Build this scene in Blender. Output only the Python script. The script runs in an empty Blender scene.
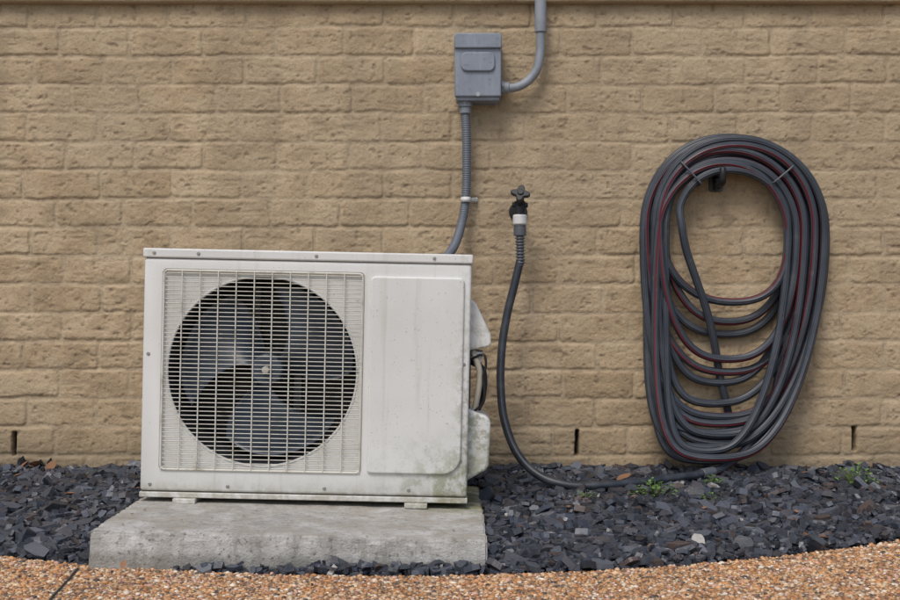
import bpy, bmesh, math, numpy as np
from mathutils import Vector, Matrix
R = math.radians
rng = np.random.default_rng(7)
scene = bpy.context.scene
col = scene.collection

# ------------------------------------------------------------------ helpers
def new_mat(name, base=(.5,.5,.5), rough=.6, metal=0.0):
    m = bpy.data.materials.new(name); m.use_nodes = True
    nt = m.node_tree; b = nt.nodes['Principled BSDF']
    b.inputs['Base Color'].default_value = (*base, 1)
    b.inputs['Roughness'].default_value = rough
    b.inputs['Metallic'].default_value = metal
    return m, nt, b

class G:
    def __init__(s, nt): s.nt = nt
    def node(s, t, **kw):
        n = s.nt.nodes.new(t)
        for k, v in kw.items(): setattr(n, k, v)
        return n
    def link(s, a, b): s.nt.links.new(a, b)
    def setin(s, n, key, v):
        if isinstance(v, bpy.types.NodeSocket): s.link(v, n.inputs[key])
        elif isinstance(v, tuple) and len(v) == 3 and n.inputs[key].type == 'RGBA': n.inputs[key].default_value = (*v, 1)
        else: n.inputs[key].default_value = v
    def coord(s, which='Object', scale=None, rot=None):
        c = s.node('ShaderNodeTexCoord')
        if scale is None and rot is None: return c.outputs[which]
        mp = s.node('ShaderNodeMapping'); s.link(c.outputs[which], mp.inputs[0])
        if scale: mp.inputs['Scale'].default_value = scale
        if rot: mp.inputs['Rotation'].default_value = rot
        return mp.outputs[0]
    def noise(s, vec, scale, detail=4, rough=.55, dist=0.0):
        n = s.node('ShaderNodeTexNoise'); s.link(vec, n.inputs['Vector'])
        n.inputs['Scale'].default_value = scale; n.inputs['Detail'].default_value = detail
        n.inputs['Roughness'].default_value = rough; n.inputs['Distortion'].default_value = dist
        return n.outputs['Fac']
    def ramp(s, fac, stops):
        n = s.node('ShaderNodeValToRGB'); s.link(fac, n.inputs[0]); cr = n.color_ramp
        while len(cr.elements) < len(stops): cr.elements.new(.5)
        for e, (p, c) in zip(cr.elements, stops):
            e.position = p
            e.color = (c, c, c, 1) if isinstance(c, (int, float)) else (*c, 1)
        return n.outputs[0]
    def mix(s, fac, a, b, blend='MIX'):
        n = s.node('ShaderNodeMix', data_type='RGBA', blend_type=blend)
        s.setin(n, 0, fac); s.setin(n, 6, a); s.setin(n, 7, b)
        return n.outputs[2]
    def math(s, op, a, b=0.0, clamp=False):
        n = s.node('ShaderNodeMath', operation=op); n.use_clamp = clamp
        s.setin(n, 0, a); s.setin(n, 1, b); return n.outputs[0]
    def attr(s, name, out='Fac'):
        n = s.node('ShaderNodeAttribute'); n.attribute_name = name; return n.outputs[out]
    def bump(s, h, strength=.3, dist=.01, normal=None):
        n = s.node('ShaderNodeBump'); s.link(h, n.inputs['Height'])
        n.inputs['Strength'].default_value = strength; n.inputs['Distance'].default_value = dist
        if normal: s.link(normal, n.inputs['Normal'])
        return n.outputs[0]
    def maprange(s, v, a, b, c=0.0, d=1.0, smooth=True):
        n = s.node('ShaderNodeMapRange'); n.interpolation_type = 'SMOOTHSTEP' if smooth else 'LINEAR'
        s.setin(n, 0, v); n.inputs[1].default_value = a; n.inputs[2].default_value = b
        n.inputs[3].default_value = c; n.inputs[4].default_value = d; return n.outputs[0]
    def xyz(s, vec):
        n = s.node('ShaderNodeSeparateXYZ'); s.link(vec, n.inputs[0]); return n.outputs

def link_obj(o, parent=None):
    col.objects.link(o)
    if parent: o.parent = parent
    return o

def empty(name, loc=(0,0,0), rot=(0,0,0)):
    e = bpy.data.objects.new(name, None); e.location = loc; e.rotation_euler = rot
    e.empty_display_size = .1; col.objects.link(e); return e

def np_mesh(name, verts, loops, sizes, mat, smooth=False, parent=None, colors=None, attrs=None):
    me = bpy.data.meshes.new(name)
    verts = np.asarray(verts, dtype=np.float32); loops = np.asarray(loops, dtype=np.int32).ravel(); sizes = np.asarray(sizes, dtype=np.int32)
    me.vertices.add(len(verts)); me.vertices.foreach_set('co', verts.ravel())
    me.loops.add(len(loops)); me.loops.foreach_set('vertex_index', loops)
    me.polygons.add(len(sizes))
    starts = np.concatenate([[0], np.cumsum(sizes)[:-1]]).astype(np.int32)
    me.polygons.foreach_set('loop_start', starts)
    try: me.polygons.foreach_set('loop_total', sizes)
    except Exception: pass
    me.polygons.foreach_set('use_smooth', np.full(len(sizes), smooth))
    me.update(calc_edges=True); me.validate()
    if colors is not None:
        a = me.attributes.new('tint', 'FLOAT_COLOR', 'POINT')
        c = np.ones((len(verts), 4), dtype=np.float32); c[:, :3] = colors
        a.data.foreach_set('color', c.ravel())
    if attrs:
        for k, v in attrs.items():
            a = me.attributes.new(k, 'FLOAT', 'POINT'); a.data.foreach_set('value', np.asarray(v, dtype=np.float32).ravel())
    me.materials.append(mat)
    o = bpy.data.objects.new(name, me); return link_obj(o, parent)

def bm_obj(name, bm, mat, parent=None, smooth=False, bevel=0, seg=2, angle=40):
    me = bpy.data.meshes.new(name); bmesh.ops.recalc_face_normals(bm, faces=bm.faces)
    bm.to_mesh(me); bm.free(); me.materials.append(mat)
    o = bpy.data.objects.new(name, me); link_obj(o, parent)
    if bevel:
        m = o.modifiers.new('b', 'BEVEL'); m.width = bevel; m.segments = seg; m.limit_method = 'ANGLE'; m.angle_limit = R(35)
    if smooth or bevel:
        for p in me.polygons: p.use_smooth = True
        try:
            me.set_sharp_from_angle(angle=R(angle))
        except Exception: pass
    return o

def box(name, x0, x1, y0, y1, z0, z1, mat, parent=None, bevel=0, seg=2):
    bm = bmesh.new(); bmesh.ops.create_cube(bm, size=1)
    for v in bm.verts:
        v.co = Vector(((x0+x1)/2+v.co.x*(x1-x0), (y0+y1)/2+v.co.y*(y1-y0), (z0+z1)/2+v.co.z*(z1-z0)))
    return bm_obj(name, bm, mat, parent, bevel=bevel, seg=seg)

def cyl(name, p0, p1, r0, mat, parent=None, r1=None, seg=32, bevel=0):
    p0, p1 = Vector(p0), Vector(p1); d = p1-p0
    bm = bmesh.new()
    bmesh.ops.create_cone(bm, cap_ends=True, segments=seg, radius1=r0, radius2=r0 if r1 is None else r1, depth=d.length)
    q = d.to_track_quat('Z', 'Y').to_matrix().to_4x4()
    bmesh.ops.transform(bm, matrix=Matrix.Translation((p0+p1)/2) @ q, verts=bm.verts)
    return bm_obj(name, bm, mat, parent, smooth=True, bevel=bevel)

def prism(name, pts, y0, y1, mat, parent=None, bevel=0, seg=2):
    """polygon in xz, extruded along y"""
    bm = bmesh.new()
    a = [bm.verts.new((x, y0, z)) for x, z in pts]; b = [bm.verts.new((x, y1, z)) for x, z in pts]
    bm.faces.new(a); bm.faces.new(b[::-1])
    n = len(pts)
    for i in range(n): bm.faces.new((a[i], b[i], b[(i+1) % n], a[(i+1) % n]))
    return bm_obj(name, bm, mat, parent, bevel=bevel, seg=seg)

def rrect(x0, x1, z0, z1, r, n=6):
    """rounded rectangle; r=(bl,br,tr,tl)"""
    out = []
    for (cx, cz, a0, rr) in ((x0+r[0], z0+r[0], 180, r[0]), (x1-r[1], z0+r[1], 270, r[1]), (x1-r[2], z1-r[2], 0, r[2]), (x0+r[3], z1-r[3], 90, r[3])):
        for i in range(n+1):
            a = R(a0+90*i/n); out.append((cx+rr*math.cos(a), cz+rr*math.sin(a)))
    return out

def catmull(P, step=.006):
    P = np.asarray(P, float); P = np.vstack([2*P[0]-P[1], P, 2*P[-1]-P[-2]])
    out = []
    for i in range(1, len(P)-2):
        n = max(2, int(np.linalg.norm(P[i+1]-P[i])/step))
        t = np.linspace(0, 1, n, endpoint=False)[:, None]
        out.append(.5*((2*P[i])+(-P[i-1]+P[i+1])*t+(2*P[i-1]-5*P[i]+4*P[i+1]-P[i+2])*t**2+(-P[i-1]+3*P[i]-3*P[i+1]+P[i+2])*t**3))
    out.append(P[-2][None]); return np.vstack(out)

def tube(name, P, r, mat, parent=None, seg=14, twist=0.0, phase=0.0, caps=True):
    """swept tube; attribute 'ang' = 0..1 around (unwrapped seam), 'len' = metres along"""
    P = np.asarray(P, float); n = len(P)
    T = np.gradient(P, axis=0); T /= np.linalg.norm(T, axis=1)[:, None]+1e-12
    L = np.concatenate([[0], np.cumsum(np.linalg.norm(np.diff(P, axis=0), axis=1))])
    N = np.zeros_like(P); a = np.array([0, 1., 0]) if abs(T[0][1]) < .9 else np.array([1., 0, 0])
    N[0] = a-T[0]*np.dot(a, T[0]); N[0] /= np.linalg.norm(N[0])
    for i in range(1, n):
        v = N[i-1]-T[i]*np.dot(N[i-1], T[i]); N[i] = v/np.linalg.norm(v)
    B = np.cross(T, N)
    rr = np.broadcast_to(np.asarray(r, float), (n,))
    ang = np.linspace(0, 2*np.pi, seg+1)
    th = ang[None, :]+twist*L[:, None]+phase
    V = P[:, None]+rr[:, None, None]*(np.cos(th)[..., None]*N[:, None]+np.sin(th)[..., None]*B[:, None])
    idx = np.arange(n*(seg+1)).reshape(n, seg+1)
    F = np.stack([idx[:-1, :-1], idx[:-1, 1:], idx[1:, 1:], idx[1:, :-1]], -1).reshape(-1, 4)
    loops = F.ravel(); sizes = [4]*len(F)
    if caps:
        loops = np.concatenate([loops, idx[0, :-1][::-1], idx[-1, :-1]]); sizes += [seg, seg]
    A = np.broadcast_to(ang/(2*np.pi), (n, seg+1)); LL = np.broadcast_to(L[:, None], (n, seg+1))
    return np_mesh(name, V.reshape(-1, 3), loops, sizes, mat, True, parent, attrs={'ang': A, 'len': LL})

def vnoise(x, y, seed=0):
    xi = np.floor(x).astype(np.int64); yi = np.floor(y).astype(np.int64)
    fx = x-xi; fy = y-yi; fx = fx*fx*(3-2*fx); fy = fy*fy*(3-2*fy)
    def h(a, b):
        n = (a*374761393+b*668265263+seed*1442695041) & 0xffffffff
        n = ((n ^ (n >> 13))*1274126177) & 0xffffffff
        return ((n ^ (n >> 16)) & 0xffffff)/float(0xffffff)
    return (h(xi, yi)*(1-fx)+h(xi+1, yi)*fx)*(1-fy)+(h(xi, yi+1)*(1-fx)+h(xi+1, yi+1)*fx)*fy
def fbm(x, y, seed=0, o=4):
    s = 0; a = .5; t = 0
    for i in range(o): s = s+a*vnoise(x*2**i, y*2**i, seed+i*17); t += a; a *= .55
    return s/t
def sstep(a, b, x):
    t = np.clip((x-a)/(b-a), 0, 1); return t*t*(3-2*t)
def hash1(a, b, seed):
    return vnoise(a.astype(float)+.0, b.astype(float)+.0, seed)

def edge_y(x):   # curved border between slate bed and path
    v = -1.03+.27*(x+.13)**2
    return np.minimum(v, -.38-.12*np.exp(-(np.maximum(v, -.38)+.38)*3))
def bed_z(x, y):
    ye = edge_y(x); t = np.clip((y-ye)/(0-ye), 0, 1)
    return .078*t+.010*(fbm(x*5+40, y*5+9, 3)-.5)*np.clip(t*6, 0, 1)-.004

# ------------------------------------------------------------------ MATERIALS
# painted brick (the weathering tint is stored per vertex, fine speckle is added here)
m_brick, nt, b = new_mat('painted_brick', rough=.85); g = G(nt); oc = g.coord()
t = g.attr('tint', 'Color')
fine = g.noise(oc, 150, 3, .65)
c = g.mix(g.maprange(fine, .54, .72, 0, .55), t, g.mix(1.0, t, (.55, .52, .47), 'MULTIPLY'))
c = g.mix(g.maprange(fine, .44, .30, 0, .45), c, g.mix(1.0, t, (1.28, 1.30, 1.34), 'MULTIPLY'))
g.link(c, b.inputs['Base Color'])
h = g.math('ADD', g.noise(oc, 80, 3, .7), g.math('MULTIPLY', fine, .5))
g.link(g.bump(h, .8, .0036), b.inputs['Normal'])
m_trim, nt, b = new_mat('painted_trim', rough=.85); g = G(nt); oc = g.coord()
c = g.mix(g.maprange(g.noise(oc, 5, 5, .65), .3, .7), (.42, .32, .20), (.33, .245, .155))
c = g.mix(g.maprange(g.noise(oc, 90, 3, .65), .55, .7, 0, .5), c, (.22, .165, .11))
g.link(c, b.inputs['Base Color'])
g.link(g.bump(g.noise(oc, 90, 3, .7), .8, .0036), b.inputs['Normal'])

# slate
m_slate, nt, b = new_mat('slate_chips', rough=.5); g = G(nt); oc = g.coord()
t = g.attr('tint', 'Color')
n1 = g.noise(oc, 90, 3, .6)
c = g.mix(g.maprange(n1, .35, .7, 0, .5), t, g.mix(.5, t, (.095, .095, .10)))
g.link(c, b.inputs['Base Color'])
g.link(g.maprange(n1, .3, .7, .30, .6), b.inputs['Roughness'])
g.link(g.bump(g.noise(oc, 220, 2), .35, .002), b.inputs['Normal'])

m_soil, nt, b = new_mat('dark_soil', (.02, .018, .016), .95); g = G(nt); oc = g.coord()
g.link(g.ramp(g.noise(oc, 60), [(0.3, (.008, .008, .008)), (.7, (.03, .027, .023))]), b.inputs['Base Color'])
g.link(g.bump(g.noise(oc, 80), .8, .01), b.inputs['Normal'])
m_void, _, _ = new_mat('dark_cavity', (.006, .005, .004), .95)

# exposed aggregate
m_agg, nt, b = new_mat('aggregate_matrix', rough=.85); g = G(nt); oc = g.coord()
vo = g.node('ShaderNodeTexVoronoi'); g.link(oc, vo.inputs['Vector']); vo.inputs['Scale'].default_value = 115
sx = g.node('ShaderNodeSeparateColor'); g.link(vo.outputs['Color'], sx.inputs[0])
pc = g.ramp(sx.outputs[0], [(0, (.33, .17, .08)), (.3, (.45, .27, .14)), (.6, (.55, .40, .25)), (.85, (.25, .16, .10)), (1, (.6, .5, .38))])
c = g.mix(g.maprange(vo.outputs['Distance'], .35, .6), pc, (.19, .14, .095))
g.link(c, b.inputs['Base Color']); inv = g.math('SUBTRACT', 1.0, vo.outputs['Distance'])
g.link(g.bump(inv, .8, .004), b.inputs['Normal'])
m_peb, nt, b = new_mat('pebbles', rough=.5); g = G(nt); oc = g.coord()
t = g.attr('tint', 'Color')
g.link(g.mix(g.maprange(g.noise(oc, 5, 4), .45, .7, 0, .45), t, g.mix(1.0, t, (.6, .54, .48), 'MULTIPLY')), b.inputs['Base Color'])

m_grass, nt, b = new_mat('lawn', rough=.9); g = G(nt); oc = g.coord()
g.link(g.ramp(g.noise(oc, 4, 8, .7), [(.3, (.03, .05, .015)), (.7, (.07, .1, .03))]), b.inputs['Base Color'])

# concrete pad
m_conc, nt, b = new_mat('weathered_concrete', rough=.85); g = G(nt); oc = g.coord()
c = g.ramp(g.noise(oc, 8, 6, .72), [(.32, (.30, .295, .27)), (.5, (.47, .465, .44)), (.66, (.60, .60, .58))])
c = g.mix(g.maprange(g.noise(oc, 24, 5, .7), .53, .68, 0, .6), c, (.20, .185, .15))
c = g.mix(g.maprange(g.noise(oc, 95, 3, .6), .56, .68, 0, .65), c, (.12, .11, .09))
dr = g.noise(g.coord('Object', scale=(18, 18, 2)), 1.5, 4, .7)
c = g.mix(g.maprange(dr, .50, .70, 0, .55), c, (.21, .20, .165))
nz = g.xyz(g.node('ShaderNodeNewGeometry').outputs['Normal'])[2]
c = g.mix(g.math('MULTIPLY', g.maprange(nz, .5, .9), g.maprange(g.noise(oc, 10, 5, .7), .35, .62, .1, .65)), c, (.30, .265, .205))
xs = g.xyz(oc)
moss = g.math('MULTIPLY', g.math('MULTIPLY', g.maprange(xs[0], .20, .36), g.maprange(xs[1], -.12, .05)), g.maprange(g.noise(oc, 30, 3), .3, .6))
c = g.mix(g.math('MULTIPLY', moss, .8), c, (.15, .17, .035))
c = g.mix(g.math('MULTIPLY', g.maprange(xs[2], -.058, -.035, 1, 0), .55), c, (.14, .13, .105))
g.link(c, b.inputs['Base Color'])
g.link(g.bump(g.math('ADD', g.noise(oc, 45, 5, .7), g.math('MULTIPLY', g.noise(oc, 220, 2), .4)), .8, .005), b.inputs['Normal'])

# AC paint
m_ac, nt, b = new_mat('aged_white_enamel', rough=.42); g = G(nt); oc = g.coord()
xs = g.xyz(oc)
c = g.mix(g.maprange(g.noise(oc, 3, 3), .35, .7), (.675, .675, .65), (.61, .61, .58))
gn = g.noise(oc, 26, 5, .75)
low = g.maprange(xs[2], 0.0, .20, 1, 0); rt = g.maprange(xs[0], .12, .39, .08, 1)
alg = g.math('MULTIPLY', g.math('MULTIPLY', low, rt), g.maprange(gn, .42, .60))
c = g.mix(g.math('MULTIPLY', alg, .85), c, (.20, .215, .09))
edge = g.math('MULTIPLY', g.math('MULTIPLY', g.maprange(xs[0], .33, .392), g.maprange(xs[2], .55, .2, .25, 1)), g.maprange(g.noise(oc, 40, 5, .75), .45, .60))
c = g.mix(g.math('MULTIPLY', edge, .7), c, (.25, .255, .16))
spk = g.maprange(g.noise(oc, 230, 2, .5), .655, .72); spm = g.maprange(gn, .42, .60, .1, 1)
c = g.mix(g.math('MULTIPLY', g.math('MULTIPLY', spk, spm), .65), c, (.16, .15, .10))
st = g.noise(g.coord('Object', scale=(30, 30, 1.5)), 1.5, 4, .65)
c = g.mix(g.maprange(st, .54, .76, 0, .32), c, (.38, .36, .28))
bot = g.math('MULTIPLY', g.maprange(xs[2], 0, .05, 1, 0), g.maprange(g.noise(oc, 35, 4, .7), .35, .6, .1, .65))
c = g.mix(bot, c, (.31, .28, .20))
g.link(c, b.inputs['Base Color'])
g.link(g.maprange(gn, .3, .7, .36, .58), b.inputs['Roughness'])
g.link(g.bump(g.noise(oc, 5, 2), .12, .01), b.inputs['Normal'])
m_dark, _, _ = new_mat('dark_interior', (.006, .007, .009), .6)
m_shroud, _, _ = new_mat('shroud_dark_plastic', (.020, .022, .027), .5)
m_seam, _, _ = new_mat('seam_gasket', (.05, .048, .04), .8)
m_blade, nt, b = new_mat('fan_plastic', (.06, .08, .10), .35); g = G(nt)
g.link(g.mix(g.maprange(g.noise(g.coord(), 9, 3), .35, .65), (.030, .045, .068), (.065, .085, .115)), b.inputs['Base Color'])
m_wire, nt, b = new_mat('cream_wire', (.60, .57, .48), .5); g = G(nt)
g.link(g.mix(g.maprange(g.noise(g.coord(), 22, 3), .5, .75), (.62, .60, .53), (.38, .35, .27)), b.inputs['Base Color'])
m_screw, _, _ = new_mat('screw_metal', (.35, .34, .32), .4, .8)
m_coil, nt, b = new_mat('condenser_fins', (.03, .032, .036), .5, .3); g = G(nt)
w = g.node('ShaderNodeTexWave'); w.inputs['Scale'].default_value = 60; g.link(g.coord(), w.inputs['Vector'])
g.link(g.ramp(w.outputs['Fac'], [(0, .004), (1, .022)]), b.inputs['Base Color'])

m_gray, nt, b = new_mat('gray_painted_metal', (.21, .24, .29), .48); g = G(nt); oc = g.coord()
c = g.mix(g.maprange(g.noise(oc, 8, 5, .6), .35, .7), (.225, .255, .305), (.165, .19, .23))
c = g.mix(g.maprange(g.noise(oc, 60, 4, .6), .56, .72, 0, .55), c, (.11, .11, .11))
st = g.noise(g.coord('Object', scale=(60, 60, 5)), 1.5, 4, .65)
c = g.mix(g.maprange(st, .52, .72, 0, .5), c, (.32, .34, .37))
g.link(c, b.inputs['Base Color'])
m_bracket, _, _ = new_mat('motor_bracket_steel', (.09, .10, .115), .45)
m_pvc, nt, b = new_mat('gray_pvc_conduit', (.27, .29, .32), .5); g = G(nt); oc = g.coord()
g.link(g.mix(g.maprange(g.noise(oc, 14, 5), .35, .7), (.27, .295, .33), (.19, .205, .23)), b.inputs['Base Color'])
m_flex, nt, b = new_mat('flex_conduit', (.12, .135, .16), .5)
m_hose, nt, b = new_mat('garden_hose_rubber', rough=.42); g = G(nt); oc = g.coord()
a = g.attr('ang')
def band(c0, w):
    return g.math('LESS_THAN', g.math('ABSOLUTE', g.math('SUBTRACT', a, c0)), w)
c = g.mix(g.maprange(g.noise(oc, 10, 3), .35, .7), (.024, .030, .041), (.043, .051, .065))
rib = g.math('SINE', g.math('MULTIPLY', a, 6.28318*10))
c = g.mix(g.maprange(rib, .0, 1, 0, .35), c, (.085, .095, .11))
c = g.mix(band(.3, .045), c, (.105, .012, .020))
c = g.mix(g.maprange(g.noise(oc, 35, 4, .7), .56, .74, 0, .45), c, (.12, .115, .10))
g.link(c, b.inputs['Base Color'])
g.link(g.bump(rib, .4, .0012), b.inputs['Normal'])
m_hose2, nt, b = new_mat('leader_hose_rubber', (.035, .042, .052), .42); g = G(nt)
g.link(g.mix(g.maprange(g.noise(g.coord(), 25, 4), .4, .7), (.022, .028, .038), (.05, .056, .065)), b.inputs['Base Color'])
m_black, _, _ = new_mat('black_plastic', (.012, .012, .014), .4)
m_whitep, _, _ = new_mat('white_plastic', (.62, .62, .6), .45)
m_grayp, _, _ = new_mat('grey_plastic', (.09, .098, .11), .4)
m_steel, _, _ = new_mat('galvanised_steel', (.42, .42, .42), .4, .8)
m_foam, _, _ = new_mat('pipe_insulation', (.48, .44, .36), .7)
m_iron, _, _ = new_mat('dark_iron', (.03, .03, .032), .5, .5)
m_hang, _, _ = new_mat('hanger_grey_steel', (.075, .082, .095), .45, .3)
m_leafg, nt, b = new_mat('weed_leaf', (.07, .14, .03), .55); g = G(nt)
g.link(g.attr('tint', 'Color'), b.inputs['Base Color'])
m_leafb, nt, b = new_mat('dry_leaf', (.2, .1, .05), .8); g = G(nt)
g.link(g.attr('tint', 'Color'), b.inputs['Base Color'])

# ------------------------------------------------------------------ BRICK WALL (sculpted relief)
wall = empty('brick_wall')
st_ = .0034; X0, X1, Z0, Z1 = -2.7, 2.7, -.05, 1.43
xs = np.arange(X0, X1+st_, st_); zs = np.arange(Z0, Z1+st_, st_)
X, Z = np.meshgrid(xs, zs)
RH, BL = .0815, .2035
def lerp(a, b_, f): return a+(b_-a)*f[..., None]
def brick_field(X, Z):
    Xw = X+.006*(fbm(X*9, Z*14, 5, 3)-.5); Zw = Z+.013*(fbm(X*3.5, Z*6, 9, 3)-.5)+.005*(fbm(X*20, Z*30, 11, 2)-.5)
    row = np.floor((Zw-.115)/RH).astype(np.int64); fz = (Zw-.115)/RH-row
    rj = hash1(row, row*0, 21)
    off = (row % 2)*.5*BL+(rj-.5)*.05+.11
    u = (Xw-off)/BL
    ci = np.floor(u).astype(np.int64)
    def jointpos(c): return c+(hash1(c, row, 31)-.5)*.10
    lo = jointpos(ci); hi = jointpos(ci+1)
    below = u < lo; above = u > hi
    ci = np.where(below, ci-1, np.where(above, ci+1, ci)); lo = jointpos(ci); hi = jointpos(ci+1)
    dx = np.minimum(u-lo, hi-u)*BL; dz = np.minimum(fz, 1-fz)*RH
    jw = .0038+.0030*(hash1(ci, row, 41)-.3)+.0075*(fbm(X*34, Z*34, 51, 3)-.5)
    d = np.where((dx < .014) & (dz < .014), .014-np.hypot(.014-dx, .014-dz), np.minimum(dx, dz))
    cov = sstep(jw-.003, jw+.0045, d)
    r1 = hash1(ci, row, 61); r2 = hash1(ci, row, 62)-.5; r3 = hash1(ci, row, 63)-.5
    face = .0016*(r1-.5)+r2*.028*(fz-.5)*RH+r3*.010*((u-lo)/(hi-lo)-.5)*BL
    n28 = fbm(X*30, Z*46, 71, 4)
    rough = .0034*(n28-.5)+.0018*(fbm(X*100, Z*110, 75, 2)-.5)
    pit_m = sstep(.66, .80, fbm(X*60+3, Z*80, 81, 3))
    fold_m = sstep(.62, .76, fbm(X*16, Z*80, 91, 3))
    filled = .5+.5*sstep(.35, .6, fbm(X*4, Z*7, 121, 3))
    Hh = cov*(.0044*filled+face-.0026*pit_m-.0014*fold_m)+rough+(1-cov)*(.0014*(fbm(X*60, Z*60, 95, 2)-.5))
    # paint weathering colours and darker joint edges
    A = np.array([.395, .290, .172]); Bc = np.array([.475, .362, .228])
    C = lerp(A, Bc, hash1(ci, row, 66))
    mid = fbm(X*14, Z*16, 131, 4); big = fbm(X*1.6, Z*2.0, 133, 4)
    C = lerp(C, np.array([.30, .222, .135]), .55*sstep(.48, .72, mid))
    C = lerp(C, np.array([.52, .42, .28]), .35*sstep(.50, .30, mid))
    C = lerp(C, np.array([.43, .345, .235]), .55*(1-cov))
    C = lerp(C, np.array([.35, .275, .18]), .45*sstep(.42, .66, big))
    joint_dark = np.exp(-((cov-.25)/.22)**2)*sstep(.50, .66, fbm(X*22, Z*26, 137, 3))  # mask for a darker tint along joint edges, broken up by noise
    C = lerp(C, np.array([.17, .125, .08]), .6*joint_dark)
    C = lerp(C, np.array([.20, .15, .095]), .55*pit_m*cov+.25*fold_m*cov)
    streak = sstep(.55, .75, fbm(X*9, Z*.9, 139, 4))
    C = lerp(C, np.array([.29, .225, .145]), .35*streak)
    soil = (1-sstep(.07, .22, Z))*(.25+.75*sstep(.3, .65, fbm(X*8, Z*9, 141, 4)))
    C = lerp(C, np.array([.17, .135, .085]), .65*soil)
    return Hh, C
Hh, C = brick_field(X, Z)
hole_ = np.zeros_like(X)
for (wx, wz0, wz1) in ((-1.243, .118, .182), (.363, .117, .188), (1.154, .131, .197), (-2.05, .12, .19), (1.96, .12, .19)):
    k = (1-sstep(.0030, .0070, np.abs(X-wx+.004*(fbm(Z*40, Z*0, 7, 2)-.5))))*sstep(wz0-.004, wz0+.002, Z)*(1-sstep(wz1-.002, wz1+.004, Z))
    hole_ = np.maximum(hole_, k)
Hh = Hh-.035*hole_; C = lerp(C, np.array([.008, .006, .005]), hole_)
def grid_obj(name, X, Z, Hh, C):
    V = np.stack([X, -Hh, Z], -1).reshape(-1, 3); idx = np.arange(X.size).reshape(X.shape)
    F = np.stack([idx[:-1, :-1], idx[:-1, 1:], idx[1:, 1:], idx[1:, :-1]], -1).reshape(-1, 4)
    np_mesh(name, V, F, np.full(len(F), 4), m_brick, True, wall, colors=C.reshape(-1, 3))
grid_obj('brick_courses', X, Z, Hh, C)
X2, Z2 = np.meshgrid(np.arange(X0, X1+.006, .006), np.arange(1.43, 2.3, .006))
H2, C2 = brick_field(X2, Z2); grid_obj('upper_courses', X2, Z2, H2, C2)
box('wall_core', X0, X1, .05, .22, -.1, 2.32, m_trim, wall)
# projecting ledge
nx = 900; lx = np.linspace(X0, X1, nx)
prof = [(.0, 1.404), (-.026, 1.405), (-.030, 1.410), (-.031, 1.440), (-.029, 1.478), (-.024, 1.484), (.0, 1.492)]
PV = []
for j, (py, pz) in enumerate(prof):
    n_ = .004*(fbm(lx*14, lx*0+j*3.3, 101, 3)-.5)
    PV.append(np.stack([lx, py+n_*(0 < j < 6), pz+n_*.7], -1))
V = np.stack(PV, 0); idx = np.arange(V.shape[0]*nx).reshape(-1, nx)
F = np.stack([idx[:-1, :-1], idx[1:, :-1], idx[1:, 1:], idx[:-1, 1:]], -1).reshape(-1, 4)
np_mesh('ledge', V.reshape(-1, 3), F, np.full(len(F), 4), m_trim, True, wall)

# ------------------------------------------------------------------ GROUND
bm = bmesh.new(); bmesh.ops.create_grid(bm, x_segments=4, y_segments=4, size=150)
gr = bm_obj('ground', bm, m_grass); gr.location = (0, 0, -.12)

xs = np.linspace(-2.7, 2.7, 270); ts = np.linspace(0, 1, 60)
XX, TT = np.meshgrid(xs, ts); YY = edge_y(XX)*(1-TT)+.02*TT
ZZ = bed_z(XX, YY)-.008
V = np.stack([XX, YY, ZZ], -1).reshape(-1, 3); idx = np.arange(XX.size).reshape(XX.shape)
F = np.stack([idx[:-1, :-1], idx[:-1, 1:], idx[1:, 1:], idx[1:, :-1]], -1).reshape(-1, 4)
bed = empty('slate_gravel_bed')
np_mesh('soil', V, F, np.full(len(F), 4), m_soil, True, bed)

# slate chips
NC = 32000
cx = rng.uniform(-2.65, 2.65, NC*2); cy = rng.uniform(-1.1, -.0, NC*2)
ok = cy > edge_y(cx)+rng.uniform(-.006, .024, cx.size)
ok &= ~((cx > -.755) & (cx < .083) & (cy > -.975) & (cy < -.19))
cx, cy = cx[ok][:NC], cy[ok][:NC]
# a few strays kicked onto the path and the pad
sxs = rng.uniform(-1.4, 1.4, 40); sys_ = edge_y(sxs)-rng.exponential(.02, 40)-.004
nst = len(sxs); cx = np.concatenate([cx, sxs]); cy = np.concatenate([cy, sys_]); n = len(cx)
K = 7
base_ang = np.linspace(0, 2*np.pi, K, endpoint=False)[None]+rng.uniform(-.38, .38, (n, K))
size = np.clip(rng.lognormal(np.log(.0115), .48, n), .004, .031); size[-nst:] = rng.uniform(.002, .006, nst)
cy = np.minimum(cy, -size*.8)
rad = size[:, None]*rng.uniform(.65, 1.2, (n, K)); asp = rng.uniform(.38, .9, n)
th = np.clip(size*rng.uniform(.14, .42, n), .0018, .0075)
top = np.stack([np.cos(base_ang)*rad, np.sin(base_ang)*rad*asp[:, None], np.broadcast_to(th[:, None], (n, K))+rng.uniform(-.0012, .0012, (n, K))], -1)
bot = top.copy(); bot[..., :2] *= rng.uniform(.82, 1.1, (n, 1, 1)); bot[..., 2] = -th[:, None]
L = np.concatenate([top, bot], 1)
def rots(az, tl, td):
    ca, sa = np.cos(az), np.sin(az); ct, s_t = np.cos(tl), np.sin(tl)
    o = np.zeros_like(az); i = o+1
    Rz = np.stack([ca, -sa, o, sa, ca, o, o, o, i], -1).reshape(-1, 3, 3)
    Rx = np.stack([i, o, o, o, ct, -s_t, o, s_t, ct], -1).reshape(-1, 3, 3)
    cd, sd = np.cos(td), np.sin(td)
    Rz2 = np.stack([cd, -sd, o, sd, cd, o, o, o, i], -1).reshape(-1, 3, 3)
    return Rz2 @ Rx @ Rz
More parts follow.
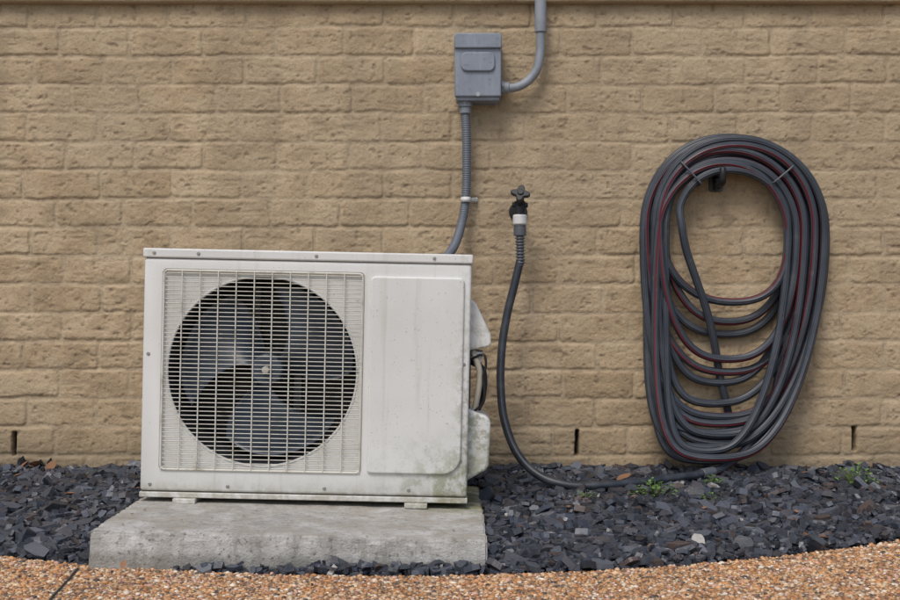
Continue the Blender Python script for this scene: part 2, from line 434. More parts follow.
tilt = np.abs(rng.normal(0, .34, n)); big_ = rng.random(n) < .09; tilt[big_] = rng.uniform(.6, 1.25, big_.sum()); tilt[-nst:] *= .3
M = rots(rng.uniform(0, 6.28, n), tilt, rng.uniform(0, 6.28, n))
L = np.einsum('nij,nkj->nki', M, L)
cz = bed_z(cx, cy)+rng.uniform(-.005, .013, n)+size*np.sin(tilt)*.3
cz[-nst:] = .004
L += np.stack([cx, cy, cz], -1)[:, None]
pal = np.array([[.036, .042, .056], [.052, .060, .078], [.022, .025, .033], [.075, .083, .102], [.056, .054, .062], [.070, .050, .044], [.135, .14, .155], [.026, .030, .042]])
pi = rng.choice(len(pal), n, p=[.23, .19, .18, .12, .12, .05, .03, .08])
tc = pal[pi]*rng.uniform(.65, 1.45, (n, 1)); 
w = rng.random(n) < .0025; tc[w] = [.45, .43, .39]
basei = (np.arange(n)*2*K)[:, None]
topf = basei+np.arange(K)[None]; botf = basei+K+np.arange(K)[::-1][None]
k0 = np.arange(K); k1 = (k0+1) % K
side = np.stack([k0+K, k1+K, k1, k0], -1)[None]+basei[:, :, None]
loops = np.concatenate([topf.ravel(), botf.ravel(), side.ravel()])
sizes = np.concatenate([np.full(2*n, K), np.full(n*K, 4)])
np_mesh('slate_chips', L.reshape(-1, 3), loops, sizes, m_slate, False, bed, colors=np.repeat(tc, 2*K, 0))

# path
path = empty('aggregate_path')
xs = np.linspace(-6, 6, 480); far = -5.0
ee = edge_y(xs)
rows_ = [np.stack([xs, ee, xs*0-.05], -1), np.stack([xs, ee-.002, xs*0-.004], -1), np.stack([xs, ee-.008, xs*0], -1), np.stack([xs, xs*0+far, xs*0], -1), np.stack([xs, xs*0+far, xs*0-.12], -1)]
V = np.concatenate(rows_); idx = np.arange(len(V)).reshape(len(rows_), -1)
F = np.stack([idx[:-1, :-1], idx[1:, :-1], idx[1:, 1:], idx[:-1, 1:]], -1).reshape(-1, 4)
np_mesh('slab', V, F, np.full(len(F), 4), m_agg, False, path)
jys = np.linspace(-.965, -4.9, 200); jxs = -.775+.1*(-.95-jys)+.004*(fbm(jys*30, jys*0, 9, 2)-.5)
bm = bmesh.new(); pr = None
for x, y in zip(jxs, jys):
    v0 = bm.verts.new((x-.0028, y, .0012)); v1 = bm.verts.new((x+.0028, y, .0012))
    if pr: bm.faces.new((pr[0], pr[1], v1, v0))
    pr = (v0, v1)
bm_obj('expansion_joint', bm, m_soil, path)
ico = bmesh.new(); bmesh.ops.create_icosphere(ico, subdivisions=1, radius=1)
iv = np.array([v.co[:] for v in ico.verts]); iF = np.array([[v.index for v in f.verts] for f in ico.faces]); ico.free()
sp = .0076
gx, gy = np.meshgrid(np.arange(-1.9, 1.9, sp), np.arange(-1.42, -.45, sp))
px_ = (gx+rng.uniform(-.5, .5, gx.shape)*sp*.9).ravel(); py_ = (gy+rng.uniform(-.5, .5, gx.shape)*sp*.9).ravel()
jd = np.abs(px_+.775-.1*(-.95-py_))
ok = (py_ < edge_y(px_)-.005) & (jd > .006) & (rng.random(px_.size) < .95)
px_, py_ = px_[ok], py_[ok]; n = len(px_)
sz = np.clip(rng.lognormal(np.log(.0041), .33, n), .002, .0082)
S = np.stack([sz*rng.uniform(.85, 1.4, n), sz*rng.uniform(.7, 1.1, n), sz*rng.uniform(.4, .65, n)], -1)
L = iv[None]*S[:, None]*rng.uniform(.85, 1.12, (n, len(iv), 1)); M = rots(rng.uniform(0, 6.28, n), rng.normal(0, .25, n), rng.uniform(0, 6.28, n))
L = np.einsum('nij,nkj->nki', M, L)+np.stack([px_, py_, rng.uniform(-.0008, .0012, n)], -1)[:, None]
pal = np.array([[.50, .25, .10], [.60, .36, .18], [.66, .47, .29], [.32, .155, .075], [.74, .63, .50], [.18, .12, .085], [.56, .26, .10], [.07, .06, .05], [.55, .33, .24]])
tc = pal[rng.choice(9, n, p=[.19, .18, .14, .12, .10, .08, .09, .04, .06])]*rng.uniform(.8, 1.15, (n, 1))
F = iF[None]+(np.arange(n)*len(iv))[:, None, None]
np_mesh('pebbles', L.reshape(-1, 3), F.ravel(), np.full(n*len(iF), 3), m_peb, True, path, colors=np.repeat(tc, len(iv), 0))

# ------------------------------------------------------------------ CONCRETE PAD
pad = empty('concrete_pad', (-.336, -.59, .0712), (0, R(1.45), 0))
bm = bmesh.new(); bmesh.ops.create_cube(bm, size=1)
for v in bm.verts: v.co = Vector((v.co.x*.827, v.co.y*.76, -.06+v.co.z*.12))
bmesh.ops.bevel(bm, geom=list(bm.edges), offset=.004, segments=2, affect='EDGES')
bmesh.ops.triangulate(bm, faces=bm.faces)
for _ in range(7):
    es = [e for e in bm.edges if e.calc_length() > .014]
    if not es: break
    bmesh.ops.subdivide_edges(bm, edges=es, cuts=1)
    bmesh.ops.triangulate(bm, faces=[f for f in bm.faces if len(f.verts) > 3])
from mathutils import noise as mn
for v in bm.verts:
    c0 = v.co.copy()
    n1 = mn.noise(c0*28)*.0018+mn.noise(c0*9)*.0018
    v.co += Vector((n1, n1, n1*.6))
    if c0.z > -.014 and (abs(abs(c0.x)-.4135) < .012 or abs(abs(c0.y)-.38) < .012):
        k = mn.noise(c0*22)+.5*mn.noise(c0*60)
        if k > .05: v.co.z -= .010*k; v.co.y += .006*k*(1 if c0.y < 0 else -1)
bm_obj('slab', bm, m_conc, pad, smooth=True, angle=55)

# ------------------------------------------------------------------ AIR CONDITIONER (outdoor unit)
ac = empty('air_conditioner_unit', (-.349, -.60, .085), (0, R(1.2), 0))
W2 = .389; D = .30; HT = .589
CX, CZ, CR, CS = -.1045, .303, .226, .2405
def mkbox(x0, x1, y0, y1, z0, z1, bev=0, seg=3):
    bm = bmesh.new(); bmesh.ops.create_cube(bm, size=1)
    for v in bm.verts: v.co = Vector(((x0+x1)/2+v.co.x*(x1-x0), (y0+y1)/2+v.co.y*(y1-y0), (z0+z1)/2+v.co.z*(z1-z0)))
    if bev: bmesh.ops.bevel(bm, geom=list(bm.edges), offset=bev, segments=seg, affect='EDGES', profile=.5)
    me = bpy.data.meshes.new('t'); bm.to_mesh(me); bm.free()
    o = bpy.data.objects.new('t', me); col.objects.link(o); return o
body = mkbox(-W2, W2, 0, D, .014, HT-.021, .007, 3)
rec = bmesh.new()
pts = rrect(CX-CS, CX+CS, CZ-CS, CZ+CS, (.012,)*4)
a = [rec.verts.new((x, -.05, z)) for x, z in pts]; b_ = [rec.verts.new((x, .006, z)) for x, z in pts]
rec.faces.new(a); rec.faces.new(b_[::-1])
for i in range(len(pts)): rec.faces.new((a[i], b_[i], b_[(i+1) % len(pts)], a[(i+1) % len(pts)]))
bmesh.ops.recalc_face_normals(rec, faces=rec.faces)
me = bpy.data.meshes.new('t'); rec.to_mesh(me); rec.free(); cut1 = bpy.data.objects.new('t', me); col.objects.link(cut1)
bm = bmesh.new(); bmesh.ops.create_cone(bm, cap_ends=True, segments=96, radius1=CR, radius2=CR, depth=.29)
bmesh.ops.transform(bm, matrix=Matrix.Translation((CX, .10, CZ)) @ Matrix.Rotation(R(90), 4, 'X'), verts=bm.verts)
bmesh.ops.recalc_face_normals(bm, faces=bm.faces)
me = bpy.data.meshes.new('t'); bm.to_mesh(me); bm.free(); cut2 = bpy.data.objects.new('t', me); col.objects.link(cut2)
for cobj in (cut1, cut2):
    m = body.modifiers.new('x', 'BOOLEAN'); m.operation = 'DIFFERENCE'; m.object = cobj; m.solver = 'EXACT'
bpy.context.view_layer.update()
dg = bpy.context.evaluated_depsgraph_get()
me = bpy.data.meshes.new_from_object(body.evaluated_get(dg))
for o in (body, cut1, cut2): bpy.data.objects.remove(o)
me.materials.clear(); me.materials.append(m_ac); me.materials.append(m_dark); me.materials.append(m_shroud)
for p in me.polygons:
    cpt = p.center; rr = math.hypot(cpt.x-CX, cpt.z-CZ)
    p.material_index = 0
    if .009 < cpt.y < .28 and rr < CR+.002 : p.material_index = 2
    if .2 < cpt.y < .28 and rr < CR*.99: p.material_index = 1
    p.use_smooth = True
try: me.set_sharp_from_angle(angle=R(30))
except Exception: pass
o = bpy.data.objects.new('cabinet', me); link_obj(o, ac)
ang = np.linspace(0, 2*np.pi, 129)[:-1]
ringp = np.stack([CX+(CR+.001)*np.cos(ang), ang*0+.0075, CZ+(CR+.001)*np.sin(ang)], -1)
ringp = np.vstack([ringp, ringp[:2]])
tube('bell_mouth', ringp, .0035, m_ac, ac, seg=10, caps=False)
box('condenser', CX-.21, CX+.21, .212, .24, CZ-.19, CZ+.19, m_coil, ac)
box('seam_top', -W2+.004, W2-.004, .004, D-.004, HT-.0235, HT-.0195, m_seam, ac)
box('lid', -W2-.003, W2+.003, -.004, D+.003, HT-.0205, HT+.002, m_ac, ac, bevel=.004, seg=3)
box('seam_bottom', -W2+.004, W2-.004, .004, D-.004, .0105, .0155, m_seam, ac)
box('base_pan', -W2-.001, W2+.001, -.002, D+.001, -.001, .0118, m_ac, ac, bevel=.002)
for i, fx in enumerate((-.281, .268)):
    box(f'foot_{i+1}', fx-.027, fx+.027, -.014, D+.02, -.0135, -.0015, m_ac, ac, bevel=.002)
    cyl(f'foot_rubber_{i+1}', (fx, .02, -.02), (fx, .02, -.0135), .016, m_black, ac)
pp = rrect(.150, .373, .067, .535, (.008, .045, .012, .012), 8)
prism('service_panel', pp, -.0075, .004, m_ac, ac, bevel=.004, seg=3)
def wires(name, segs, r, mat, parent, ns=6):
    Vs, Fs = [], []; k = 0
    for p0, p1 in segs:
        p0, p1 = np.array(p0), np.array(p1); t = (p1-p0)/np.linalg.norm(p1-p0)
        a = np.array([0, 1., 0]); b2 = np.cross(t, a)
        for p in (p0, p1):
            for j in range(ns):
                q = 2*np.pi*j/ns; Vs.append(p+r*(np.cos(q)*a+np.sin(q)*b2))
        for j in range(ns): Fs.append([k+j, k+(j+1) % ns, k+ns+(j+1) % ns, k+ns+j])
        k += 2*ns
    return np_mesh(name, Vs, Fs, [4]*len(Fs), mat, True, parent)
gs = CS-.004; NH = 46
hs = []
for i in range(NH):
    zz = CZ-gs+.006+(2*gs-.012)*i/(NH-1)
    hs.append(((CX-gs, -.001, zz), (CX+gs, -.001, zz)))
wires('grille_horizontal', hs, .00115, m_wire, ac)
vs = []
for i in range(12):
    xx = CX-gs+.001+(2*gs-.002)*i/11
    vs.append(((xx, -.0036, CZ-gs), (xx, -.0036, CZ+gs)))
wires('grille_vertical', vs, .0017, m_wire, ac)
fr = np.array([(x, -.002, z) for x, z in rrect(CX-gs, CX+gs, CZ-gs, CZ+gs, (.01,)*4)]); fr = np.vstack([fr, fr[:1]])
tube('grille_frame', fr, .0026, m_wire, ac, seg=8, caps=False)
def blade(name, a_mid):
    nr, na = 14, 20; Vs = []; hub = .036
    for s in (0, 1):
        for i in range(nr+1):
            fr_ = i/nr; r = hub+(.212-hub)*fr_
            span = R(54+34*math.sin(fr_*1.7)); sweep = R(26)*fr_**1.3
            for j in range(na+1):
                fa = j/na-.5
                rr = r*(1-.09*max(0, abs(fa)*2-.6)*fr_)
                an = a_mid+sweep+span*fa
                y = .112-.075*fa*(1-.35*fr_)-.012*math.cos(fa*math.pi)+s*.003
                Vs.append((CX+rr*math.cos(an), y, CZ+rr*math.sin(an)))
    Fs = []; q = (nr+1)*(na+1); W = na+1
    for s in (0, 1):
        for i in range(nr):
            for j in range(na):
                f = [s*q+i*W+j, s*q+i*W+j+1, s*q+(i+1)*W+j+1, s*q+(i+1)*W+j]
                Fs.append(f if s else f[::-1])
    bd = [i*W for i in range(nr+1)]+[nr*W+j for j in range(1, na+1)]+[i*W+na for i in range(nr-1, -1, -1)]
    for k in range(len(bd)-1): Fs.append([bd[k], bd[k+1], bd[k+1]+q, bd[k]+q])
    np_mesh(name, Vs, Fs, [4]*len(Fs), m_blade, True, ac)
for k, am in enumerate((137, 257, 17)): blade(f'fan_blade_{k+1}', R(am))
cyl('fan_hub', (CX, .075, CZ), (CX, .145, CZ), .040, m_blade, ac, bevel=.006)
cyl('fan_nut', (CX, .055, CZ), (CX, .075, CZ), .009, m_wire, ac, bevel=.002)
cyl('fan_motor', (CX, .147, CZ), (CX, .197, CZ), .052, m_shroud, ac, bevel=.006)
for i, dx_ in enumerate((-.045, .062)):
    box(f'motor_bracket_{i+1}', CX+dx_-.010, CX+dx_+.010, .198, .208, CZ-.205, CZ+.205, m_bracket, ac, bevel=.002)
def screw(i, x, z, y=-.004):
    cyl(f'screw_{i}', (x, y-.002, z), (x, y+.002, z), .0042, m_screw, ac, seg=14, bevel=.0008)
for i, (x, z, y) in enumerate(((-.365, HT-.009, -.004), (-.26, HT-.009, -.004), (.02, HT-.009, -.004), (.30, HT-.009, -.004), (-.375, .34, 0), (-.365, .03, 0), (-.18, .028, 0), (.05, .028, 0), (.25, .028, 0), (.375, .33, 0), (.372, .10, 0))):
    screw(i+1, x, z, y)
prism('handle_cover', [(W2-.004, .486), (W2+.012, .478), (W2+.050, .402), (W2+.052, .378), (W2+.046, .371), (W2-.004, .360)], .05, .17, m_ac, ac, bevel=.006, seg=3)
prism('valve_cover', [(W2-.004, .222), (W2+.046, .203), (W2+.054, .190), (W2+.052, .085), (W2+.046, .074), (W2-.004, .045)], .04, .19, m_ac, ac, bevel=.007, seg=3)
box('valve_plate', W2-.001, W2+.004, .06, .2, .2, .38, m_shroud, ac)
def sc(pts, r, nm, mat, seg=12): tube(nm, catmull(pts, .005), r, mat, ac, seg=seg)
sc([(W2+.008, .07, .36), (W2+.020, .06, .33), (W2+.026, .06, .30), (W2+.022, .06, .255), (W2+.012, .07, .20)], .0075, 'insulated_pipe', m_foam)
sc([(W2+.005, .12, .33), (W2+.036, .13, .31), (W2+.038, .13, .25), (W2+.02, .13, .20)], .007, 'drain_pipe', m_black)
sc([(W2+.004, .06, .34), (W2+.034, .05, .352), (W2+.040, .05, .325), (W2+.034, .05, .30), (W2+.037, .05, .24), (W2+.01, .06, .21)], .003, 'control_cable', m_black)
cyl('service_valve', (W2, .075, .355), (W2+.032, .075, .352), .010, m_steel, ac, bevel=.002)
cyl('valve_nut', (W2+.012, .07, .336), (W2+.03, .07, .338), .012, m_steel, ac, seg=6, bevel=.001)

# ------------------------------------------------------------------ DISCONNECT BOX
eb = empty('electrical_disconnect_box')
bx0, bx1, bz0, bz1 = .017, .139, 1.118, 1.296
box('back_plate', bx0+.010, bx1-.010, -.012, .0, bz0-.002, bz1+.010, m_gray, eb, bevel=.002)
box('enclosure', bx0, bx1, -.075, -.012, bz0, bz1, m_gray, eb, bevel=.003)
box('cover', bx0-.004, bx1+.004, -.0835, -.058, bz0+.010, bz1-.032, m_gray, eb, bevel=.004, seg=3)
prism('rain_hood', [(bx0-.005, bz1-.034), (bx1+.005, bz1-.034), (bx1+.005, bz1+.001), (bx1-.001, bz1+.008), (bx0+.001, bz1+.008), (bx0-.005, bz1+.001)], -.092, -.010, m_gray, eb, bevel=.003)
prism('embossed_label_panel', rrect(bx0+.014, bx1-.014, bz1-.098, bz1-.045, (.016,)*4), -.0905, -.080, m_gray, eb, bevel=.003, seg=3)
cyl('hasp', ((bx0+bx1)/2, -.088, bz0+.016), ((bx0+bx1)/2, -.07, bz0+.016), .006, m_steel, eb)

cd = empty('electrical_conduit')
Y = -.045
P = catmull([(.142, Y, 1.160), (.168, Y, 1.158), (.195, Y, 1.163), (.222, Y, 1.180), (.243, Y, 1.208), (.253, Y, 1.245), (.2555, Y, 1.29), (.2555, Y, 1.40)], .004)
tube('elbow', P, .0125, m_pvc, cd, 20)
cyl('riser', (.2555, Y, 1.30), (.2555, Y, 2.3), .0125, m_pvc, cd)
cyl('coupling', (.2555, Y, 1.315), (.2555, Y, 1.405), .0165, m_pvc, cd, bevel=.0015)
cyl('box_connector', (.1385, Y, 1.160), (.166, Y, 1.158), .0165, m_pvc, cd, bevel=.0015)
cyl('box_locknut', (.1445, Y, 1.160), (.150, Y, 1.160), .021, m_pvc, cd, seg=8)
cyl('whip_locknut', (.043, Y, 1.104), (.043, Y, 1.120), .021, m_pvc, cd, seg=8, bevel=.001)
cyl('whip_connector', (.043, Y, 1.085), (.043, Y, 1.104), .0165, m_pvc, cd, bevel=.002)
P = catmull([(.043, Y, 1.09), (.046, Y, 1.03), (.047, -.043, .95), (.046, -.04, .88), (.041, -.042, .82), (.030, -.06, .765), (.012, -.12, .71), (-.02, -.20, .655), (-.04, -.27, .56), (-.045, -.292, .45)], .0012)
Lc = np.arange(len(P))*.0012
tube('flexible_whip', P, .0122+.0007*np.sin(Lc*2*np.pi/.0062), m_flex, cd, 16)
strap = catmull([(.030, -.026, .842), (.032, -.05, .843), (.044, -.0585, .843), (.057, -.05, .843), (.060, -.014, .844), (.078, -.010, .845)], .003)
bm = bmesh.new(); pr = None
for p in strap:
    v0 = bm.verts.new((p[0], p[1], p[2]-.007)); v1 = bm.verts.new((p[0], p[1], p[2]+.007))
    if pr: bm.faces.new((pr[0], v0, v1, pr[1]))
    pr = (v0, v1)
o = bm_obj('conduit_strap', bm, m_whitep, cd, smooth=True); m = o.modifiers.new('s', 'SOLIDIFY'); m.thickness = .002
cyl('strap_screw', (.072, -.016, .845), (.072, -.0, .845), .005, m_screw, cd)

# ------------------------------------------------------------------ SPIGOT
fc = empty('hose_spigot')
fx = .194
cyl('wall_flange', (fx, -.012, .812), (fx, -.0, .812), .026, m_iron, fc, bevel=.003)
cyl('inlet_pipe', (fx, -.085, .812), (fx, -.01, .812), .012, m_iron, fc)
cyl('body', (fx, -.10, .795), (fx, -.10, .835), .0155, m_iron, fc, bevel=.003)
cyl('bonnet', (fx, -.10, .815), (fx, -.118, .843), .011, m_iron, fc, bevel=.002)
cyl('stem', (fx, -.118, .840), (fx, -.125, .852), .005, m_iron, fc)
hw = empty('handle_pivot', (fx, -.128, .853), (R(58), 0, 0)); hw.parent = fc
bm = bmesh.new(); NN = 72; ring = []
for i in range(NN):
    a_ = 2*math.pi*i/NN; r = .0215+.0058*math.cos(4*a_+.8); ring.append((r*math.cos(a_), r*math.sin(a_)))
va = [bm.verts.new((x, y, -.005)) for x, y in ring]; vb = [bm.verts.new((x, y, .006)) for x, y in ring]
bm.faces.new(va[::-1]); bm.faces.new(vb)
for i in range(NN): bm.faces.new((va[i], va[(i+1) % NN], vb[(i+1) % NN], vb[i]))
bm_obj('handle', bm, m_black, hw, bevel=.002)
cyl('handle_cap', (0, 0, .005), (0, 0, .010), .009, m_black, hw, bevel=.002)
for s in (-1, 1): cyl('tee_lug', (fx, -.10, .822), (fx+s*.022, -.10, .824), .0075, m_black, fc, bevel=.002)
cyl('white_collar', (fx, -.10, .768), (fx, -.10, .797), .0195, m_whitep, fc, bevel=.004)
cyl('collar_ring', (fx, -.10, .762), (fx, -.10, .768), .0165, m_grayp, fc, bevel=.001)

# ------------------------------------------------------------------ HOSE
hs_ = empty('garden_hose')
cyl('coupling_nut', (fx, -.10, .738), (fx, -.10, .762), .0175, m_grayp, hs_, seg=12, bevel=.002)
sr = catmull([(fx, -.10, .742), (fx+.001, -.10, .70), (fx+.002, -.101, .655)], .0012); Ls = np.arange(len(sr))*.0012
tube('strain_relief', sr, .0128+.0018*np.sign(np.sin(Ls*2*np.pi/.0085))-.0022*Ls/Ls.max(), m_grayp, hs_, 18)
# each loop: slot (0 outer .. 4 inner), layer (0 back .. 2 front), hang length below the hanger reference
LO = [(2, 0, .490), (0, 1, .735), (4, 2, .372), (0, 2, .800), (3, 1, .600), (1, 0, .765), (4, 1, .425), (0, 0, .815), (1, 2, .69), (3, 2, .535), (2, 1, .655), (2, 2, .745), (1, 1, .71), (3, 0, .465), (0, 1, .775), (2, 1, .57), (3.9, 2, .785)]
n = len(LO); PW = .0262
slot = np.array([l[0] for l in LO], float); lay = np.array([l[1] for l in LO], float); BB = np.array([l[2] for l in LO])
jl = rng.uniform(-.010, .010, n); jr = rng.uniform(-.010, .010, n); jt = rng.uniform(-.004, .004, n); js = rng.uniform(-.035, .035, n)
def interp(keys, ph):
    ph = min(max(ph, 0), len(keys)-1); i = int(math.floor(ph)); f = ph-i; j = min(i+1, len(keys)-1)
    f = f*f*(3-2*f); return float(keys[i]*(1-f)+keys[j]*f)
Q = 160
th_ = np.arange(0, n*Q)/Q
Cx = .790
out = []
for ph in th_:
    f = ph % 1.0; A = 2*np.pi*f
    B_ = interp(BB, ph); sl = interp(slot, ph-.25)
    Rr = .264-PW*sl+interp(jr, ph); Ll = .260-PW*sl+interp(jl, ph); Tt = .104-PW*sl+interp(jt, ph); ly = interp(lay, ph-.25)
    s, c_ = math.sin(A), -math.cos(A)
    zc = -.170
    lng = min(max((B_-.36)/.45, 0), 1)
    if c_ >= 0:
        x = (Rr if s > 0 else Ll)*math.copysign(abs(s)**.96, s); z_ = zc+(Tt-zc)*abs(c_)**.97
    else:
        e = .90-(.36 if s < 0 else .28)*lng
        x = (Rr if s > 0 else Ll)*math.copysign(abs(s)**e, s); z_ = zc-(B_+zc)*abs(c_)**.97
        x += (-.068*lng+interp(js, ph))*c_*c_
    yy = -.020-.0225*ly
    if c_ < 0: yy -= .075*abs(c_)**2.2*max(0, (B_-.66)/.14)+.01*math.sin(ph*9)*c_*c_
    out.append((Cx+x, yy, .924+z_))
coil = np.array(out)
k = np.hanning(15); k /= k.sum()
for a_ in range(3): coil[:, a_] = np.convolve(np.pad(coil[:, a_], 7, mode='edge'), k, 'valid')
tt = np.arange(len(coil))/Q
coil[:, 0] += .003*np.sin(tt*7.1)+.002*np.sin(tt*17.3+1); coil[:, 2] += .003*np.sin(tt*9.7+2)
lead = [(fx+.001, -.101, .67), (.178, -.105, .60), (.158, -.112, .52), (.143, -.13, .43), (.138, -.16, .33), (.147, -.20, .235), (.180, -.245, .150), (.235, -.285, .098), (.31, -.305, .076), (.40, -.30, .075), (.50, -.27, .079), (.60, -.22, .083), (.68, -.17, .086), (.75, -.13, .098), (.83, -.09, .155), (.90, -.06, .25)]
j0 = 34
lead_pts = catmull(lead+[tuple(coil[j0]), tuple(coil[j0+12])], .006)
cut_i = np.argmin(np.linalg.norm(lead_pts-coil[j0], axis=1))
end_ = int(len(coil)-Q*.31)
tail = [tuple(coil[end_-8]), tuple(coil[end_]), (.648, -.072, .77), (.662, -.068, .70), (.690, -.062, .62), (.722, -.055, .53), (.745, -.046, .44), (.762, -.036, .35), (.782, -.028, .27), (.80, -.022, .20)]
tl = catmull(tail, .006)
k8 = np.argmin(np.linalg.norm(tl-coil[end_], axis=1))
full = np.vstack([lead_pts[:cut_i], coil[j0:end_], tl[k8:]])
zmin = bed_z(full[:, 0], full[:, 1])+.020
full[:, 2] = np.maximum(full[:, 2], zmin); full[:, 1] = np.minimum(full[:, 1], -.017)
full = catmull(full[::3], .006)
sp_i = int(np.argmin(np.linalg.norm(full[:500]-np.array([.70, -.155, .088]), axis=1)))
tube('leader_hose', full[:sp_i+1], .0113, m_hose2, hs_, 20)
tube('hose_coil', full[sp_i:], .0112, m_hose, hs_, 20, twist=1.1, phase=2.0)
cyl('splice_fitting', full[sp_i-3], full[sp_i+4], .0142, m_grayp, hs_, seg=16, bevel=.002)

# ------------------------------------------------------------------ HANGER
hg = empty('hose_hanger')
prism('wall_plate', rrect(.738, .778, .868, .918, (.010,)*4), -.008, -.0, m_hang, hg, bevel=.002)
sd_ = catmull([(.615, -.014, .845), (.66, -.014, .895), (.71, -.014, .918), (.785, -.014, .928), (.865, -.014, .918), (.915, -.014, .890), (.955, -.014, .845)], .006)
tube('saddle_rail', sd_, .006, m_hang, hg, 10)
tube('hook', catmull([(.757, -.006, .905), (.757, -.03, .890), (.757, -.075, .884), (.757, -.098, .890), (.757, -.104, .912), (.757, -.100, .925)], .004), .0095, m_iron, hg, 12)
prism('hook_web', rrect(.749, .765, .872, .905, (.004,)*4), -.045, -.006, m_iron, hg, bevel=.002)
for i, (x0, z0, x1, z1) in enumerate(((.647, .944, .702, .884), (.958, .934, .903, .888))):
    tube(f'keeper_wire_{i+1}', catmull([(x0, -.01, z0+.004), (x0, -.07, z0+.002), (x0*.9+x1*.1, -.083, z0*.9+z1*.1), (x0*.1+x1*.9, -.083, z0*.1+z1*.9), (x1, -.07, z1), (x1, -.01, z1)], .004), .0028, m_grayp, hg, 8)

# ------------------------------------------------------------------ WEEDS, LEAVES
def weed(cx, cy, s, nl, seed):
    r = np.random.default_rng(seed); Vs, Fs, Cs = [], [], []; z0 = float(bed_z(np.array(cx), np.array(cy)))+.014
    for i in range(nl):
        a_ = r.uniform(0, 6.28); rr = s*r.uniform(.05, 1)**.8; bz = z0+r.uniform(.1, 1.0)*s*.85*(1.1-rr/s*.5)
        L_ = r.uniform(.007, .014)*(s/.04)**.4; w_ = L_*r.uniform(.25, .42); px, py = cx+rr*math.cos(a_), cy+rr*math.sin(a_)*.7
        d_ = np.array([math.cos(a_+r.normal(0, .6)), math.sin(a_+r.normal(0, .6)), r.uniform(-.3, .8)]); d_ /= np.linalg.norm(d_)
        sd = np.cross(d_, [0, 0, 1]); sd /= np.linalg.norm(sd); k = len(Vs); p = np.array([px, py, bz])
        up = np.cross(sd, d_)
        Vs += [p, p+d_*L_*.3+sd*w_+up*.001, p+d_*L_*.7+sd*w_*.8, p+d_*L_*1.0-up*.001, p+d_*L_*.7-sd*w_*.8, p+d_*L_*.3-sd*w_+up*.001]; Fs.append([k+q for q in range(6)])
        c_ = np.array([.12, .23, .05])*r.uniform(.5, 1.25); Cs += [c_]*6
        if i % 2 == 0:
            k = len(Vs); b0 = np.array([cx+rr*.2*math.cos(a_), cy+rr*.2*math.sin(a_), z0-.015]); Vs += [b0-[.0007, 0, 0], b0+[.0007, 0, 0], p+[.0005, 0, 0], p-[.0005, 0, 0]]
            Fs.append([k, k+1, k+2, k+3]); Cs += [np.array([.12, .15, .05])]*4
    lp = np.concatenate([np.array(f) for f in Fs])
    np_mesh('weed_plant', Vs, lp, [len(f) for f in Fs], m_leafg, False, None, colors=np.array(Cs))
weed(.52, -.38, .055, 100, 1); weed(.345, -.41, .028, 36, 2); weed(1.10, -.18, .060, 100, 3); weed(.70, -.24, .030, 40, 4); weed(.66, -.42, .030, 26, 5); weed(-.99, -.12, .02, 12, 6); weed(1.17, -.40, .025, 14, 8)

r = np.random.default_rng(5); Vs, Fs, Cs = [], [], []
def leaf(x, y, L_, up=.006, tiltv=.3, az=None, z0=None):
    z0 = float(bed_z(np.array(x), np.array(y)))+up+.014 if z0 is None else z0; az = r.uniform(0, 6.28) if az is None else az
    n_ = 6; k = len(Vs); dirv = np.array([math.cos(az), math.sin(az), r.uniform(-.1, tiltv)]); dirv /= np.linalg.norm(dirv)
    sd = np.cross(dirv, [0, 0, 1]); sd /= np.linalg.norm(sd); upv = np.cross(sd, dirv); c_ = np.array([.20, .10, .05])*r.uniform(.6, 1.4)
    curl = r.uniform(.1, .5)
    for i in range(n_+1):
        t = i/n_; w_ = L_*.30*math.sin(math.pi*min(max(t, .03), .97))**.8; cc = np.array([x, y, z0])+dirv*(t-.5)*L_+upv*curl*L_*(t-.5)**2
        Vs.extend([cc-sd*w_+upv*w_*.5, cc, cc+sd*w_+upv*w_*.5]); Cs.extend([c_]*3)
    for i in range(n_):
        for j in (0, 1): a_ = k+i*3+j; Fs.append([a_, a_+1, a_+4, a_+3])
for i in range(110):
    x = r.uniform(-2.3, 2.3); y = float(edge_y(np.array(x)))+r.uniform(.02, .95)
    if y > -.03 or (-.78 < x < .1 and -1.0 < y < -.17): continue
    leaf(x, y, r.uniform(.008, .026))
for x, y, s in ((.47, -.20, .055), (.455, -.28, .035), (-1.17, -.04, .055), (-1.20, -.05, .045), (-.67, -1.005, .022), (-.98, -.35, .03), (-1.12, -.06, .05), (1.02, -.06, .045)): leaf(x, y, s, tiltv=.9)
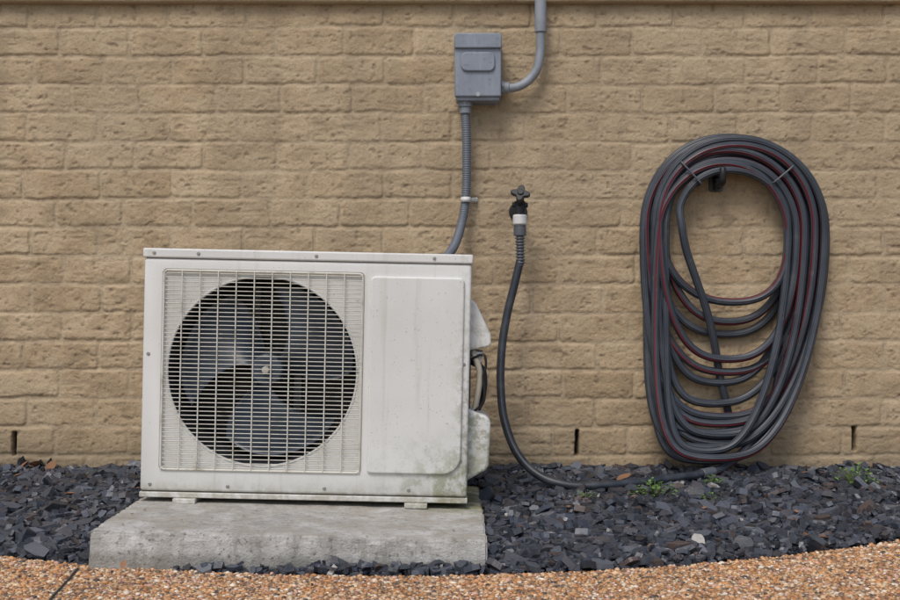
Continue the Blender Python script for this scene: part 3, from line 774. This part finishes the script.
for i in range(16):
    x = r.uniform(-.72, .05); y = r.uniform(-.95, -.66)
    leaf(x, y, r.uniform(.003, .009), tiltv=.05, z0=.0712-(x+.336)*math.tan(R(1.45))+.003)
np_mesh('fallen_leaves', Vs, Fs, [4]*len(Fs), m_leafb, True, None, colors=np.array(Cs))

for i, (x, h_, w_) in enumerate(((-1.215, .045, .028), (-1.165, .035, .03), (-1.135, .04, .02), (1.13, .03, .03))):
    z0 = float(bed_z(np.array(x), np.array(-.03)))
    o = prism('slate_shard_%d' % (i+1), [(x-w_/2, z0-.01), (x+w_/2, z0-.012), (x+w_*.45, z0+h_*.5), (x+w_*.1, z0+h_), (x-w_*.4, z0+h_*.7)], -.026, -.017, m_soil, bed)

# ------------------------------------------------------------------ LIGHT, WORLD, CAMERA
elev, az = R(54), R(202)
world = bpy.data.worlds.new('World'); scene.world = world; world.use_nodes = True
nt = world.node_tree; bg = nt.nodes['Background']; bg.inputs[1].default_value = .14
sky = nt.nodes.new('ShaderNodeTexSky'); sky.sky_type = 'NISHITA'; sky.sun_disc = False
sky.sun_elevation = elev; sky.sun_rotation = az; sky.air_density = 1.0; sky.dust_density = 3.0; sky.ozone_density = 1.0
nt.links.new(sky.outputs[0], bg.inputs[0])
sd = bpy.data.lights.new('sun', 'SUN'); sd.energy = 1.5; sd.angle = R(18); sd.color = (1, .97, .93)
so = bpy.data.objects.new('sun', sd); col.objects.link(so)
dirv = Vector((math.sin(az)*math.cos(elev), math.cos(az)*math.cos(elev), math.sin(elev)))
so.rotation_euler = dirv.to_track_quat('Z', 'Y').to_euler(); so.location = (0, -3, 5)

cam = bpy.data.cameras.new('camera'); cam.lens = 50; cam.sensor_width = 36; cam.clip_end = 500; cam.clip_start = .05
co = bpy.data.objects.new('camera', cam); col.objects.link(co)
co.location = (0, -3.57, .56); co.rotation_euler = (R(90), 0, 0); scene.camera = co
scene.view_settings.view_transform = 'Standard'; scene.view_settings.look = 'None'; scene.view_settings.exposure = 0
